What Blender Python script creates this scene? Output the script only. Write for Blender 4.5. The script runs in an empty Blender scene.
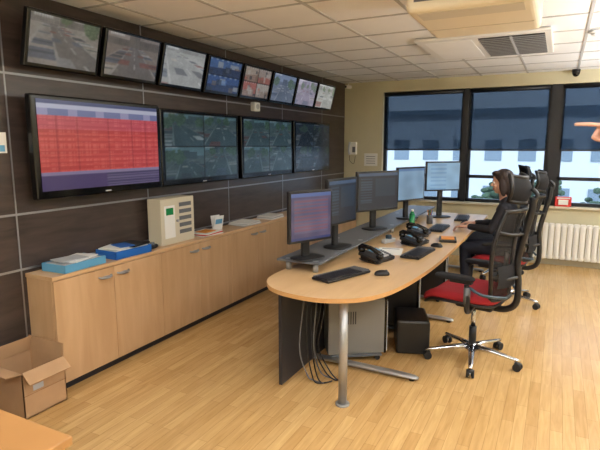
import bpy, bmesh, math, random
from mathutils import Vector, Matrix, noise
random.seed(4)
S=bpy.context.scene
PI=math.pi
try:
    S.view_settings.view_transform='Standard'
except Exception: pass

def C(r,g,b):
    return tuple((v/255)**2.2 for v in (r,g,b))+(1,)
# ---------------------------------------------------------------- materials
def mat(name,col,rough=.5,metal=0,bump=0,bscale=60,var=0,vscale=4,coat=0,spec=None):
    m=bpy.data.materials.new(name); m.use_nodes=True
    N=m.node_tree.nodes; L=m.node_tree.links; p=N['Principled BSDF']
    p.inputs['Base Color'].default_value=col
    p.inputs['Roughness'].default_value=rough
    p.inputs['Metallic'].default_value=metal
    if coat: p.inputs['Coat Weight'].default_value=coat
    if spec is not None: p.inputs['Specular IOR Level'].default_value=spec
    tc=N.new('ShaderNodeTexCoord')
    if var:
        n=N.new('ShaderNodeTexNoise'); n.inputs['Scale'].default_value=vscale; n.inputs['Detail'].default_value=5
        L.new(tc.outputs['Object'],n.inputs['Vector'])
        r=N.new('ShaderNodeValToRGB'); r.color_ramp.elements[0].position=.3; r.color_ramp.elements[1].position=.7
        r.color_ramp.elements[0].color=tuple(x*(1-var) for x in col[:3])+(1,)
        r.color_ramp.elements[1].color=tuple(min(1,x*(1+var)) for x in col[:3])+(1,)
        L.new(n.outputs['Fac'],r.inputs['Fac']); L.new(r.outputs['Color'],p.inputs['Base Color'])
    if bump:
        n2=N.new('ShaderNodeTexNoise'); n2.inputs['Scale'].default_value=bscale; n2.inputs['Detail'].default_value=3
        L.new(tc.outputs['Object'],n2.inputs['Vector'])
        b=N.new('ShaderNodeBump'); b.inputs['Strength'].default_value=bump; b.inputs['Distance'].default_value=.01
        L.new(n2.outputs['Fac'],b.inputs['Height']); L.new(b.outputs['Normal'],p.inputs['Normal'])
    return m
def wood(name,c1,c2,scale=(1,1,1),rough=.4,nscale=3,coat=0):
    m=bpy.data.materials.new(name); m.use_nodes=True
    N=m.node_tree.nodes; L=m.node_tree.links; p=N['Principled BSDF']; p.inputs['Roughness'].default_value=rough
    p.inputs['Coat Weight'].default_value=coat
    tc=N.new('ShaderNodeTexCoord'); mp=N.new('ShaderNodeMapping'); mp.inputs['Scale'].default_value=scale
    n=N.new('ShaderNodeTexNoise'); n.inputs['Scale'].default_value=nscale; n.inputs['Detail'].default_value=6; n.inputs['Distortion'].default_value=.6
    r=N.new('ShaderNodeValToRGB'); r.color_ramp.elements[0].position=.32; r.color_ramp.elements[1].position=.68
    r.color_ramp.elements[0].color=c1; r.color_ramp.elements[1].color=c2
    L.new(tc.outputs['Object'],mp.inputs['Vector']); L.new(mp.outputs['Vector'],n.inputs['Vector'])
    L.new(n.outputs['Fac'],r.inputs['Fac']); L.new(r.outputs['Color'],p.inputs['Base Color'])
    return m
def floor_mat():
    m=bpy.data.materials.new('laminate_floor'); m.use_nodes=True
    N=m.node_tree.nodes; L=m.node_tree.links; p=N['Principled BSDF']
    p.inputs['Roughness'].default_value=.24; p.inputs['Specular IOR Level'].default_value=.65
    tc=N.new('ShaderNodeTexCoord'); mp=N.new('ShaderNodeMapping'); mp.inputs['Rotation'].default_value=(0,0,PI/2)
    br=N.new('ShaderNodeTexBrick'); br.offset=.37; br.offset_frequency=2
    br.inputs['Scale'].default_value=1; br.inputs['Brick Width'].default_value=.62; br.inputs['Row Height'].default_value=.066
    br.inputs['Mortar Size'].default_value=.0012; br.inputs['Mortar Smooth'].default_value=.3
    br.inputs['Color1'].default_value=C(214,176,120); br.inputs['Color2'].default_value=C(197,157,102); br.inputs['Mortar'].default_value=C(162,124,78)
    L.new(tc.outputs['Object'],mp.inputs['Vector']); L.new(mp.outputs['Vector'],br.inputs['Vector'])
    mp2=N.new('ShaderNodeMapping'); mp2.inputs['Scale'].default_value=(14,1.2,1)
    n=N.new('ShaderNodeTexNoise'); n.inputs['Scale'].default_value=3; n.inputs['Detail'].default_value=6; n.inputs['Distortion'].default_value=.8
    L.new(tc.outputs['Object'],mp2.inputs['Vector']); L.new(mp2.outputs['Vector'],n.inputs['Vector'])
    r=N.new('ShaderNodeValToRGB'); r.color_ramp.elements[0].position=.3; r.color_ramp.elements[1].position=.7
    r.color_ramp.elements[0].color=(.80,.76,.70,1); r.color_ramp.elements[1].color=(1,1,1,1)
    L.new(n.outputs['Fac'],r.inputs['Fac'])
    mx=N.new('ShaderNodeMix'); mx.data_type='RGBA'; mx.blend_type='MULTIPLY'; mx.inputs[0].default_value=1
    L.new(br.outputs['Color'],mx.inputs[6]); L.new(r.outputs['Color'],mx.inputs[7]); L.new(mx.outputs[2],p.inputs['Base Color'])
    return m
def see_through(name,col,opac,rough=.6,spec=.5,tint=(1,1,1,1)):
    m=bpy.data.materials.new(name); m.use_nodes=True
    N=m.node_tree.nodes; L=m.node_tree.links; p=N['Principled BSDF']; o=N['Material Output']
    p.inputs['Base Color'].default_value=col; p.inputs['Roughness'].default_value=rough; p.inputs['Specular IOR Level'].default_value=spec
    t=N.new('ShaderNodeBsdfTransparent'); t.inputs[0].default_value=tint; mx=N.new('ShaderNodeMixShader'); mx.inputs[0].default_value=opac
    L.new(t.outputs[0],mx.inputs[1]); L.new(p.outputs[0],mx.inputs[2]); L.new(mx.outputs[0],o.inputs[0])
    return m
def screen_mat(name,strength):
    m=bpy.data.materials.new(name); m.use_nodes=True
    N=m.node_tree.nodes; L=m.node_tree.links; p=N['Principled BSDF']
    p.inputs['Base Color'].default_value=(.01,.01,.012,1); p.inputs['Roughness'].default_value=.22
    a=N.new('ShaderNodeAttribute'); a.attribute_name='Col'
    L.new(a.outputs['Color'],p.inputs['Emission Color']); p.inputs['Emission Strength'].default_value=strength
    return m
M_floor=floor_mat()
M_ceil=mat('ceiling_tile',C(243,243,242),.9,bump=.3,bscale=90,var=.02)
M_grid=mat('ceiling_grid_white',C(186,185,183),.6)
M_wall=mat('cream_paint',C(203,195,164),.85,var=.03)
M_panel=wood('dark_wenge',C(56,48,45),C(78,67,62),(1,1,7),.28,3)
M_strip=mat('brushed_aluminium',C(160,162,166),.4,.85)
M_cab=wood('beech_cabinet',C(192,154,114),C(205,168,128),(3,3,.4),.42,4)
M_cabtop=wood('beech_top',C(200,162,120),C(210,174,134),(3,.5,3),.35,4)
M_desk=wood('beech_desk',C(206,168,120),C(216,180,134),(3,.5,3),.3,4)
M_edge=mat('beech_edge',C(196,150,98),.4)
M_edged=mat('oak_desk_top',C(176,128,78),.4,var=.05)
M_black=mat('black_plastic',C(26,26,29),.42)
M_blackg=mat('gloss_black',C(14,14,17),.15)
M_dark=mat('dark_panel',C(38,38,44),.5)
M_grey=mat('grey_plastic',C(96,98,102),.45)
M_pc=mat('pc_grey',C(120,119,116),.45)
M_lgrey=mat('light_grey',C(180,182,186),.45)
M_chrome=mat('chrome',C(205,207,212),.18,1)
M_silver=mat('satin_silver',C(172,174,176),.42,.75)
M_white=mat('white_plastic',C(232,231,226),.45)
M_cream=mat('cream_plastic',C(228,218,192),.5)
M_beige=mat('beige_metal',C(206,198,176),.5)
M_red=mat('red_fabric',C(156,32,42),.85,bump=.3,bscale=300)
M_blackfab=mat('black_fabric',C(24,24,28),.9,bump=.3,bscale=300)
M_meshfab=see_through('chair_mesh',C(22,23,27),.82,.7)
M_rubber=mat('rubber',C(30,30,32),.7)
M_teal=mat('teal_plastic',C(52,70,82),.4)
M_card=mat('cardboard',C(178,142,106),.85,var=.06,vscale=8)
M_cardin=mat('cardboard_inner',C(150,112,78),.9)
M_blue=mat('blue_plastic',C(38,98,178),.4)
M_lblue=mat('light_blue',C(96,160,200),.4)
M_paper=mat('paper',C(230,230,226),.8)
M_redp=mat('red_print',C(196,48,42),.6)
M_green=mat('green_glass',C(40,130,80),.25)
M_orange=mat('orange',C(220,140,50),.5)
M_skin=mat('skin',C(205,158,136),.55,var=.04,vscale=20)
M_lip=mat('lips',C(168,96,90),.5)
M_hair=mat('dark_brown_hair',C(44,29,24),.55,bump=.6,bscale=120)
M_hair2=mat('black_hair',C(34,28,26),.55,bump=.6,bscale=120)
M_jacket=mat('dark_jersey',C(28,28,36),.85,bump=.2,bscale=100)
M_shirt=mat('blue_shirt',C(82,104,140),.85,bump=.2,bscale=100)
M_trous=mat('navy_trousers',C(34,38,52),.85)
M_eye=mat('eye_white',C(235,232,228),.2)
M_iris=mat('iris',C(40,26,18),.2)
M_blind=see_through('mesh_blind',C(34,48,68),.70,.9,.05,(.84,.92,1,1))
M_glass=see_through('window_glass',(.3,.5,.6,1),.06,.05,.5,(.90,.95,1,1))
M_frame=mat('black_aluminium',C(26,28,34),.4)
M_screen=screen_mat('screen_lit',.95)
M_bright=screen_mat('screen_bright',1.0)

# ---------------------------------------------------------------- mesh builder
class B:
    def __init__(s): s.bm=bmesh.new(); s.mats=[]
    def mi(s,m):
        if m not in s.mats: s.mats.append(m)
        return s.mats.index(m)
    def merge(s,tb,m,M=None,smooth=False):
        i=s.mi(m)
        for f in tb.faces: f.material_index=i; f.smooth=smooth
        if M is not None: bmesh.ops.transform(tb,matrix=M,verts=tb.verts)
        me=bpy.data.meshes.new('t'); tb.to_mesh(me); tb.free(); s.bm.from_mesh(me); bpy.data.meshes.remove(me)
    def box(s,c,sz,m,R=None,bev=0,seg=2):
        tb=bmesh.new(); bmesh.ops.create_cube(tb,size=1)
        bmesh.ops.scale(tb,vec=sz,verts=tb.verts)
        if bev: bmesh.ops.bevel(tb,geom=tb.edges[:],offset=bev,segments=seg,affect='EDGES',profile=.5)
        M=Matrix.Translation(c)
        if R is not None: M=M@R
        s.merge(tb,m,M)
    def bb(s,x0,x1,y0,y1,z0,z1,m,bev=0):
        s.box(((x0+x1)/2,(y0+y1)/2,(z0+z1)/2),(x1-x0,y1-y0,z1-z0),m,bev=bev)
    def cyl(s,p0,p1,r0,m,r1=None,seg=20,smooth=True):
        p0=Vector(p0);p1=Vector(p1); r1=r0 if r1 is None else r1
        d=p1-p0; tb=bmesh.new()
        bmesh.ops.create_cone(tb,cap_ends=True,segments=seg,radius1=r0,radius2=r1,depth=d.length)
        i=s.mi(m)
        M=Matrix.Translation((p0+p1)/2)@d.to_track_quat('Z','Y').to_matrix().to_4x4()
        bmesh.ops.transform(tb,matrix=M,verts=tb.verts)
        for f in tb.faces: f.material_index=i; f.smooth=smooth and len(f.verts)==4
        me=bpy.data.meshes.new('t'); tb.to_mesh(me); tb.free(); s.bm.from_mesh(me); bpy.data.meshes.remove(me)
    def ell(s,c,r,m,R=None,seg=20):
        tb=bmesh.new(); bmesh.ops.create_uvsphere(tb,u_segments=seg,v_segments=max(8,seg*2//3),radius=1)
        bmesh.ops.scale(tb,vec=r,verts=tb.verts)
        M=Matrix.Translation(c)
        if R is not None: M=M@R
        s.merge(tb,m,M,True)
    def rings(s,rs,m,closed=False,caps=True,smooth=True,M=None):
        tb=bmesh.new(); vs=[[tb.verts.new(p) for p in r] for r in rs]; n=len(rs[0])
        k=len(vs)
        for i in range(k if closed else k-1):
            a=vs[i]; b=vs[(i+1)%k]
            for j in range(n):
                tb.faces.new((a[j],a[(j+1)%n],b[(j+1)%n],b[j]))
        if caps and not closed:
            for r in (vs[0],vs[-1]):
                c=tb.verts.new(sum((v.co for v in r),Vector())/n)
                for j in range(n): tb.faces.new((r[j],r[(j+1)%n],c))
        bmesh.ops.recalc_face_normals(tb,faces=tb.faces)
        s.merge(tb,m,M,smooth)
    def loft(s,pts,side,m,seg=16):
        P=[Vector(p[0]) for p in pts]; rs=[]; side=Vector(side)
        for i,p in enumerate(pts):
            t=(P[min(i+1,len(P)-1)]-P[max(i-1,0)]).normalized()
            a=(side-t*side.dot(t)).normalized(); b=t.cross(a)
            rs.append([P[i]+a*p[1]*math.cos(2*PI*k/seg)+b*p[2]*math.sin(2*PI*k/seg) for k in range(seg)])
        s.rings(rs,m)
    def tube(s,pts,r,m,seg=10,closed=False,smoothn=0):
        P=[Vector(p) for p in pts]
        if smoothn: P=catmull(P,smoothn,closed)
        n=len(P); rs=[]; prev=None
        for i in range(n):
            if closed: t=(P[(i+1)%n]-P[i-1]).normalized()
            else: t=(P[min(i+1,n-1)]-P[max(i-1,0)]).normalized()
            if prev is None:
                ref=Vector((0,0,1)) if abs(t.z)<.9 else Vector((1,0,0)); a=(ref-t*ref.dot(t)).normalized()
            else: a=(prev-t*prev.dot(t)).normalized()
            prev=a; b=t.cross(a)
            rr=r[i] if isinstance(r,list) else r
            rs.append([P[i]+a*rr*math.cos(2*PI*k/seg)+b*rr*math.sin(2*PI*k/seg) for k in range(seg)])
        s.rings(rs,m,closed=closed)
    def pad(s,sz,m,M=None,ex=4,deform=None,seg=32,prof=None):
        w,d,h=sz; prof=prof or [(0,.6),(0,.86),(.12,.95),(.35,1),(.65,1),(.88,.95),(1,.86),(1.04,.55),(1.05,.2)]
        rs=[]
        for z,k in prof:
            r=[]
            for i in range(seg):
                a=2*PI*i/seg; ca,sa=math.cos(a),math.sin(a)
                x=math.copysign(abs(ca)**(2/ex),ca)*w/2*k; y=math.copysign(abs(sa)**(2/ex),sa)*d/2*k
                v=Vector((x,y,z*h))
                if deform: v=deform(v)
                r.append(v)
            rs.append(r)
        s.rings(rs,m,M=M)
    def prism(s,poly,z0,z1,m,msd=None):
        tb=bmesh.new(); i=s.mi(m); j=s.mi(msd or m)
        a=[tb.verts.new((p[0],p[1],z0)) for p in poly]; b=[tb.verts.new((p[0],p[1],z1)) for p in poly]
        tb.faces.new(a[::-1]); tb.faces.new(b)
        for k in range(len(poly)):
            tb.faces.new((a[k],a[(k+1)%len(poly)],b[(k+1)%len(poly)],b[k]))
        bmesh.ops.recalc_face_normals(tb,faces=tb.faces)
        for f in tb.faces: f.material_index=i if abs(f.normal.z)>.5 else j
        me=bpy.data.meshes.new('t'); tb.to_mesh(me); tb.free(); s.bm.from_mesh(me); bpy.data.meshes.remove(me)
    def grid(s,fn,nu,nv,m,smooth=True):
        tb=bmesh.new(); vs=[[tb.verts.new(fn(i/nu,j/nv)) for j in range(nv+1)] for i in range(nu+1)]
        for i in range(nu):
            for j in range(nv): tb.faces.new((vs[i][j],vs[i+1][j],vs[i+1][j+1],vs[i][j+1]))
        s.merge(tb,m,None,smooth)
    def addmesh(s,me,matfn,M=None):
        tb=bmesh.new(); tb.from_mesh(me)
        for f in tb.faces: f.material_index=s.mi(matfn(f.calc_center_median())); f.smooth=True
        if M is not None: bmesh.ops.transform(tb,matrix=M,verts=tb.verts)
        m2=bpy.data.meshes.new('t'); tb.to_mesh(m2); tb.free(); s.bm.from_mesh(m2); bpy.data.meshes.remove(m2)
    def mesh(s,name='m'):
        me=bpy.data.meshes.new(name); s.bm.to_mesh(me); s.bm.free()
        for m in s.mats: me.materials.append(m)
        return me
    def obj(s,name,M=None,parent=None):
        o=bpy.data.objects.new(name,s.mesh(name)); S.collection.objects.link(o)
        if M is not None: o.matrix_world=M
        if parent: o.parent=parent
        return o
def catmull(P,n,closed=False):
    out=[]; k=len(P); rng=range(k if closed else k-1)
    for i in rng:
        if closed: p0,p1,p2,p3=P[i-1],P[i],P[(i+1)%k],P[(i+2)%k]
        else: p0,p1,p2,p3=P[max(i-1,0)],P[i],P[i+1],P[min(i+2,k-1)]
        for j in range(n):
            t=j/n
            out.append(.5*((2*p1)+(p2-p0)*t+(2*p0-5*p1+4*p2-p3)*t*t+(3*p1-p0-3*p2+p3)*t**3))
    if not closed: out.append(P[-1])
    return out
def remesh(b,vox,it=4):
    me=b.mesh('tmp'); o=bpy.data.objects.new('tmp',me); S.collection.objects.link(o)
    r=o.modifiers.new('r','REMESH'); r.mode='VOXEL'; r.voxel_size=vox
    sm=o.modifiers.new('s','SMOOTH'); sm.iterations=it; sm.factor=.5
    dg=bpy.context.evaluated_depsgraph_get(); dg.update()
    out=bpy.data.meshes.new_from_object(o.evaluated_get(dg))
    bpy.data.objects.remove(o); return out
def TR(x,y,z=0,yaw=0): return Matrix.Translation((x,y,z))@Matrix.Rotation(math.radians(yaw),4,'Z')
def Rx(a): return Matrix.Rotation(math.radians(a),4,'X')
def Ry(a): return Matrix.Rotation(math.radians(a),4,'Y')
def Rz(a): return Matrix.Rotation(math.radians(a),4,'Z')

# ---------------------------------------------------------------- room shell
XL,XR,YB,YF,H=-3.14,3.0,7.76,-1.7,2.625
b=B(); b.bb(XL-.2,XR+.2,YF-.2,YB+.25,-.12,0,M_floor); b.obj('floor')
b=B(); b.bb(XL-.2,XR+.2,YF-.2,YB+.25,H,H+.12,M_ceil); b.obj('ceiling')
b=B()
y=YF+.2
x=XL+.28
while x<XR: b.bb(x-.012,x+.012,YF,YB,H-.006,H+.001,M_grid); x+=.6
while y<YB: b.bb(XL,XR,y-.012,y+.012,H-.0055,H+.001,M_grid); y+=.6
b.obj('trim_1')
b=B(); b.bb(XL-.2,XL-.03,YF,YB,0,H,M_dark); b.obj('wall_left')
b=B(); b.bb(XR,XR+.2,YF,YB,0,H,M_wall); b.obj('wall_right')
b=B(); b.bb(XL-.2,XR+.2,YF-.2,YF,0,H,M_wall); b.obj('wall_front')
# back wall with window openings
WIN=[(-2.5,-1.28),(-1.22,-.14),(-.02,1.12),(1.18,2.4)]
Z0,Z1=.82,2.46
b=B()
b.bb(XL-.2,XR+.2,YB,YB+.25,0,Z0,M_wall); b.bb(XL-.2,XR+.2,YB,YB+.25,Z1,H,M_wall)
b.bb(XL-.2,WIN[0][0],YB,YB+.25,Z0,Z1,M_wall); b.bb(WIN[3][1],XR+.2,YB,YB+.25,Z0,Z1,M_wall)
b.obj('wall_back')
b=B(); b.bb(-1.285,-1.215,YB+.03,YB+.2,Z0,Z1,M_frame); b.bb(-.145,-.015,YB+.03,YB+.2,Z0,Z1,M_frame); b.bb(1.115,1.185,YB+.03,YB+.2,Z0,Z1,M_frame); b.obj('trim_2')
b=B(); b.bb(WIN[0][0]-.05,WIN[3][1]+.05,YB-.05,YB+.06,Z0-.03,Z0,M_beige,.004); b.obj('trim_3')
for i,(x0,x1) in enumerate(WIN):
    b=B(); f=.045; ya,yb=YB+.075,YB+.15
    b.bb(x0,x0+f,ya,yb,Z0,Z1,M_frame); b.bb(x1-f,x1,ya,yb,Z0,Z1,M_frame)
    b.bb(x0,x1,ya,yb,Z0,Z0+f,M_frame); b.bb(x0,x1,ya,yb,Z1-f,Z1,M_frame)
    b.bb(x0,x1,ya,yb,1.17,1.215,M_frame)
    b.bb(x0+.02,x1-.02,YB+.10,YB+.11,Z0+.02,Z1-.02,M_glass)
    o=b.obj('window_%d'%(i+1))
    b=B(); b.cyl((x0+.02,YB+.035,Z1-.035),(x1-.02,YB+.035,Z1-.035),.03,M_frame)
    b.bb(x0+.03,x1-.03,YB+.028,YB+.031,1.585,Z1-.05,M_blind)
    b.bb(x0+.03,x1-.03,YB+.02,YB+.04,1.57,1.592,M_frame,.003)
    b.obj('roller_blind')
b=B(); b.bb(XL,XR,YB-.012,YB,0,.07,M_beige); b.obj('baseboard_back')
b=B(); b.bb(XR-.012,XR,YF,YB,0,.07,M_beige); b.obj('baseboard_right')
# dark wall panelling
cols=[YF,-.33,.87,2.07,3.27,4.47,5.67,6.87,YB]; rows=[0,.83,1.20,2.10,H]
b=B()
for i in range(len(cols)-1):
    for j in range(4):
        b.bb(XL-.03,XL,cols[i]+.004,cols[i+1]-.004,rows[j]+.004,rows[j+1]-.004,M_panel,.002)
b.obj('wall_paneling')
b=B()
for z in rows[1:4]: b.bb(XL-.012,XL+.006,YF,YB,z-.007,z+.007,M_strip)
for y in cols[1:-1]: b.bb(XL-.012,XL+.003,y-.005,y+.005,0,H,M_strip)
b.obj('trim_4')

# ---------------------------------------------------------------- screens
def srgb(c): return tuple((max(0,min(255,v))/255)**2.2 for v in c)
def make_screen(parent,x,w,h,zc,fn,nu=96,nv=54,m=None):
    me=bpy.data.meshes.new('screen'); vs=[];fs=[]
    for j in range(nv+1):
        for i in range(nu+1):
            vs.append((x,(i/nu-.5)*w,zc+(j/nv-.5)*h))
    for j in range(nv):
        for i in range(nu):
            a=j*(nu+1)+i; fs.append((a,a+1,a+nu+2,a+nu+1))
    me.from_pydata(vs,[],fs)
    at=me.color_attributes.new('Col','FLOAT_COLOR','POINT')
    k=0
    for j in range(nv+1):
        for i in range(nu+1):
            at.data[k].color=srgb(fn(i/nu,j/nv))+(1,); k+=1
    me.materials.append(m or M_screen)
    o=bpy.data.objects.new('screen',me); S.collection.objects.link(o); o.parent=parent
    return o
def nz(u,v,s,seed): return noise.noise(Vector((u*s+seed*5.3,v*s-seed*3.1,seed*1.7)))
def mixc(a,b_,t): return tuple(a[i]*(1-t)+b_[i]*t for i in range(3))
def hsh(*a):
    x=math.sin(sum(v*k for v,k in zip(a,(12.9898,78.233,37.719,9.13))))*43758.5453
    return x-math.floor(x)
def red_table(u,v):
    if v>.95: return (52,60,96)
    if v>.90: return (150,152,170)
    if v>.83: return (88,94,130) if int(u*14)%3 else (122,120,150)
    if v>.20:
        r=int(v*34)%2; c=(170,60,58) if r else (154,50,50)
        if v>.68: c=mixc(c,(150,70,110),.3)
        if int(u*110)%7 in (1,2,3,5) and (v*34)%1<.6 and hsh(int(u*16),int(v*34))>.35: c=mixc(c,(216,120,110),.25)
        if int(u*60) in (7,16,31,44,52): c=mixc(c,(90,20,30),.25)
        return c
    if v>.17: return (110,100,128)
    if u<.5: return (66,54,88)
    return (58,52,80) if int(v*60)%2 else (84,74,104)
def street(seed,sky,bld,grd,road,hz=.72,tilt=.3,wr=.5,cx=.5,trees=True,tint=None,dk=1.0,lab=True,tm=.55):
    CAR=[(190,190,188),(70,72,80),(120,70,66),(84,92,108),(140,140,142),(170,164,152)]
    def f(u,v):
        if v>=hz:
            k=int(u*5+seed); top=hz+.08+.2*hsh(k,seed)
            c=bld if v<top else sky
            if v<top:
                if (u*25)%1<.45 and (v*22)%1<.5: c=mixc(bld,(50,60,74),.5)
                c=mixc(c,(0,0,0),.25*hsh(k,3))
        else:
            d=1/(hz+.12-v); x=(u-cx-tilt*(hz-v))*d*.6
            c=grd
            if abs(x)<wr:
                c=road
                if abs(x)<.018 and (d*1.3)%1<.5: c=mixc(road,(225,225,220),.5)
                if abs(abs(x)-wr*.94)<.02: c=mixc(road,(205,205,200),.5)
                if .12<abs(x)<.36 and (d*.8+seed*.3)%1<.34 and hsh(int(d*.8+seed*.3),x>0,seed)>.45: c=CAR[int(hsh(int(d*.8+seed*.3),seed)*6)%6]
            elif abs(x)<wr+.32:
                q=d*1.7
                if q%1<.72 and hsh(int(q),x>0,seed)>.25:
                    c=CAR[int(hsh(int(q),x>0,seed+1)*6)%6]
                    if .3<q%1<.5: c=mixc(c,(30,40,50),.5)
            elif abs(x)<wr+.38: c=mixc(grd,(255,255,255),.15)
        if trees:
            for k in range(4):
                tu=hsh(k,seed,2); tv=hz+.02+.1*hsh(k,seed,7); r=.06+.07*hsh(k,seed,5)
                if (u-tu)**2+((v-tv)*.7)**2<(r*(1+.5*nz(u,v,12,seed)))**2: c=mixc((58,78,52),(96,116,84),.5+nz(u,v,30,seed))
        c=tuple(x*(1+.16*nz(u,v,4,seed)+.14*nz(u,v,24,seed)) for x in c)
        if tint: c=mixc(c,tint,tm)
        if lab and v>.95 and .03<u<.30 and int(u*90)%3: c=mixc(c,(240,240,240),.6)
        return tuple(x*dk for x in c)
    return f
def room_view(seed,wallc,floorc,accent,dk=.8):
    def f(u,v):
        c=wallc if v>.48+.16*(u-.5) else floorc
        for k in range(7):
            a=hsh(k,seed,1); b_=.12+.6*hsh(k,seed,2); w=.05+.1*hsh(k,seed,3); h=.05+.14*hsh(k,seed,4)
            if abs(u-a)<w and abs(v-b_)<h: c=mixc([accent,(50,54,62),(170,166,158),(110,90,76)][int(hsh(k,seed,9)*4)%4],c,.4)
        if v>.9 and (u*6)%1<.4: c=mixc(c,(245,245,240),.4)
        return tuple(x*dk*(1+.15*nz(u,v,16,seed)) for x in c)
    return f
def quad(fs,nx,ny,gap=.006):
    def f(u,v):
        a=u*nx; c=v*ny; i=min(nx-1,int(a)); j=min(ny-1,int(c)); fu=a-i; fv=c-j
        if min(fu,1-fu)<gap*nx or min(fv,1-fv)<gap*ny*1.6: return (8,10,12)
        return fs[(i+nx*j)%len(fs)](fu,fv)
    return f
def blur(fn,e=.012):
    def f(u,v):
        s=[fn(min(.999,max(0,u+dx)),min(.999,max(0,v+dy))) for dx,dy in ((0,0),(e,0),(-e,0),(0,e),(0,-e))]
        return tuple(sum(c[i] for c in s)/5 for i in range(3))
    return f
def wall_tv(y0,y1,z0,z1,xf,fn,name='wall_tv',m=None,nu=132,nv=80):
    w=y1-y0;h=z1-z0
    b=B(); b.box((-.03,0,0),(.055,w,h),M_blackg,bev=.012,seg=3)
    b.box((-.07,0,0),(.04,w*.7,h*.6),M_black,bev=.01)
    b.box(((XL-(xf-.075))/2-.075+.0,0,0),(abs(xf-XL)-.07,.4,.3),M_dark)
    b.box((.0,0,-h/2+.022),(.006,.05,.008),M_lgrey)
    yc=(y0+y1)/2
    o=b.obj(name,TR(xf,yc,(z0+z1)/2))
    make_screen(o,.0015,w-.075,h-.085,.012,fn,nu,nv,m=m)
    return o
T1=(24,52,60)
def teal(seed,**k): return street(seed,(120,150,156),(92,106,110),(92,102,100),(76,88,92),tint=T1,tm=.45,dk=.80,**k)
wall_tv(2.12,3.28,1.295,1.975,-2.98,red_table,m=M_bright)
wall_tv(3.33,4.50,1.29,1.96,-3.02,blur(quad([teal(3,tilt=.5,hz=.62),teal(7,tilt=-.5,hz=.8),teal(9,hz=.7,tilt=.8,cx=.3),teal(14,tilt=.2,hz=.75)],2,2),.006))
wall_tv(4.56,5.72,1.29,1.96,-3.02,blur(quad([teal(21,tilt=-.6),teal(25,hz=.85,tilt=.4),teal(28,hz=.7),teal(33,tilt=.2,cx=.6)],2,2),.006))
wall_tv(5.77,6.90,1.29,1.96,-3.02,blur(quad([street(s,(50,70,84),(36,48,58),(34,44,52),(26,34,42),tint=(12,26,36),dk=.8) for s in (41,44,47,52)],2,2),.006))
G=(120,118,114)
P=[street(1,(166,162,158),(142,134,126),(152,144,136),(108,104,102),hz=.84,tilt=.7,cx=.30,wr=.30,tint=G,tm=.3,dk=.76),
   street(2,(150,140,132),(120,110,102),(130,118,108),(104,100,98),hz=.74,tilt=.1,cx=.5,wr=.35,trees=False,tint=(112,102,96),tm=.35,dk=.76),
   street(3,(170,170,167),(150,150,147),(154,156,153),(140,142,141),hz=.9,tilt=1.1,cx=.1,wr=.55,trees=False,tint=(152,152,149),tm=.45,dk=.88),
   quad([room_view(4,(56,80,126),(44,58,90),(100,130,176)),room_view(9,(70,94,136),(52,62,88),(140,156,184))],1,2),
   quad([room_view(5,(160,100,92),(138,118,108),(160,80,74)),room_view(15,(160,152,144),(140,126,116),(164,90,82)),room_view(6,(156,142,130),(138,116,104),(164,96,84)),room_view(7,(150,136,128),(150,96,88),(100,114,100))],2,2),
   street(6,(134,150,178),(100,110,130),(104,112,128),(88,96,108),hz=.62,tilt=.4,tint=(106,118,142),tm=.4,dk=.85),
   street(7,(186,181,194),(148,142,158),(144,139,152),(126,121,134),hz=.7,tilt=-.4,tint=(142,136,154),tm=.45,dk=.95),
   street(8,(190,190,185),(164,164,158),(158,160,155),(146,148,143),hz=.76,tilt=.5,wr=.4,tint=(160,160,155),tm=.45,dk=.95)]
for i in range(8):
    b=B(); w,h=.565,.355
    T=Ry(14)
    b.box((-.02,0,0),(.045,w,h),M_blackg,bev=.01,seg=3)
    b.box((-.05,0,0),(.03,w*.6,h*.6),M_black,bev=.008)
    o=b.obj('ceiling_row_monitor',Matrix.Translation((-2.97,2.40+.60*i,2.31))@T)
    make_screen(o,.004,w-.045,h-.05,.004,blur(P[i],.012),80,50,m=M_bright)
    b2=B()
    b2.box((-.11,0,0),(.10,.06,.05),M_dark); b2.box((-.148,0,0),(.012,.14,.14),M_dark,R=Ry(-14))
    k=b2.obj('bracket',None); k.parent=o

# ---------------------------------------------------------------- cabinets
b=B()
CX=-2.87; y0=2.10; nd=11; dw=.505
b.bb(XL+.003,CX-.03,y0+.02,y0+nd*dw,0,.05,M_dark)
b.bb(XL+.003,CX-.021,y0,y0+nd*dw,.05,.775,M_cab)
b.bb(XL+.003,CX+.005,y0-.008,y0+nd*dw,.775,.802,M_cabtop,.003)
for i in range(nd):
    a=y0+i*dw
    b.bb(CX-.02,CX,a+.002,a+dw-.002,.055,.770,M_cab,.002)
    hy=a+dw-.085 if i%2==0 else a+.085
    b.tube([(CX,hy-.055,.712),(CX+.022,hy-.04,.708),(CX+.028,hy,.704),(CX+.022,hy+.04,.708),(CX,hy+.055,.712)],.0075,M_silver,smoothn=4,seg=8)
    b.ell((CX+.012,hy,.706),(.014,.045,.012),M_silver,seg=12)
b.obj('sideboard_cabinet')
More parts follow.
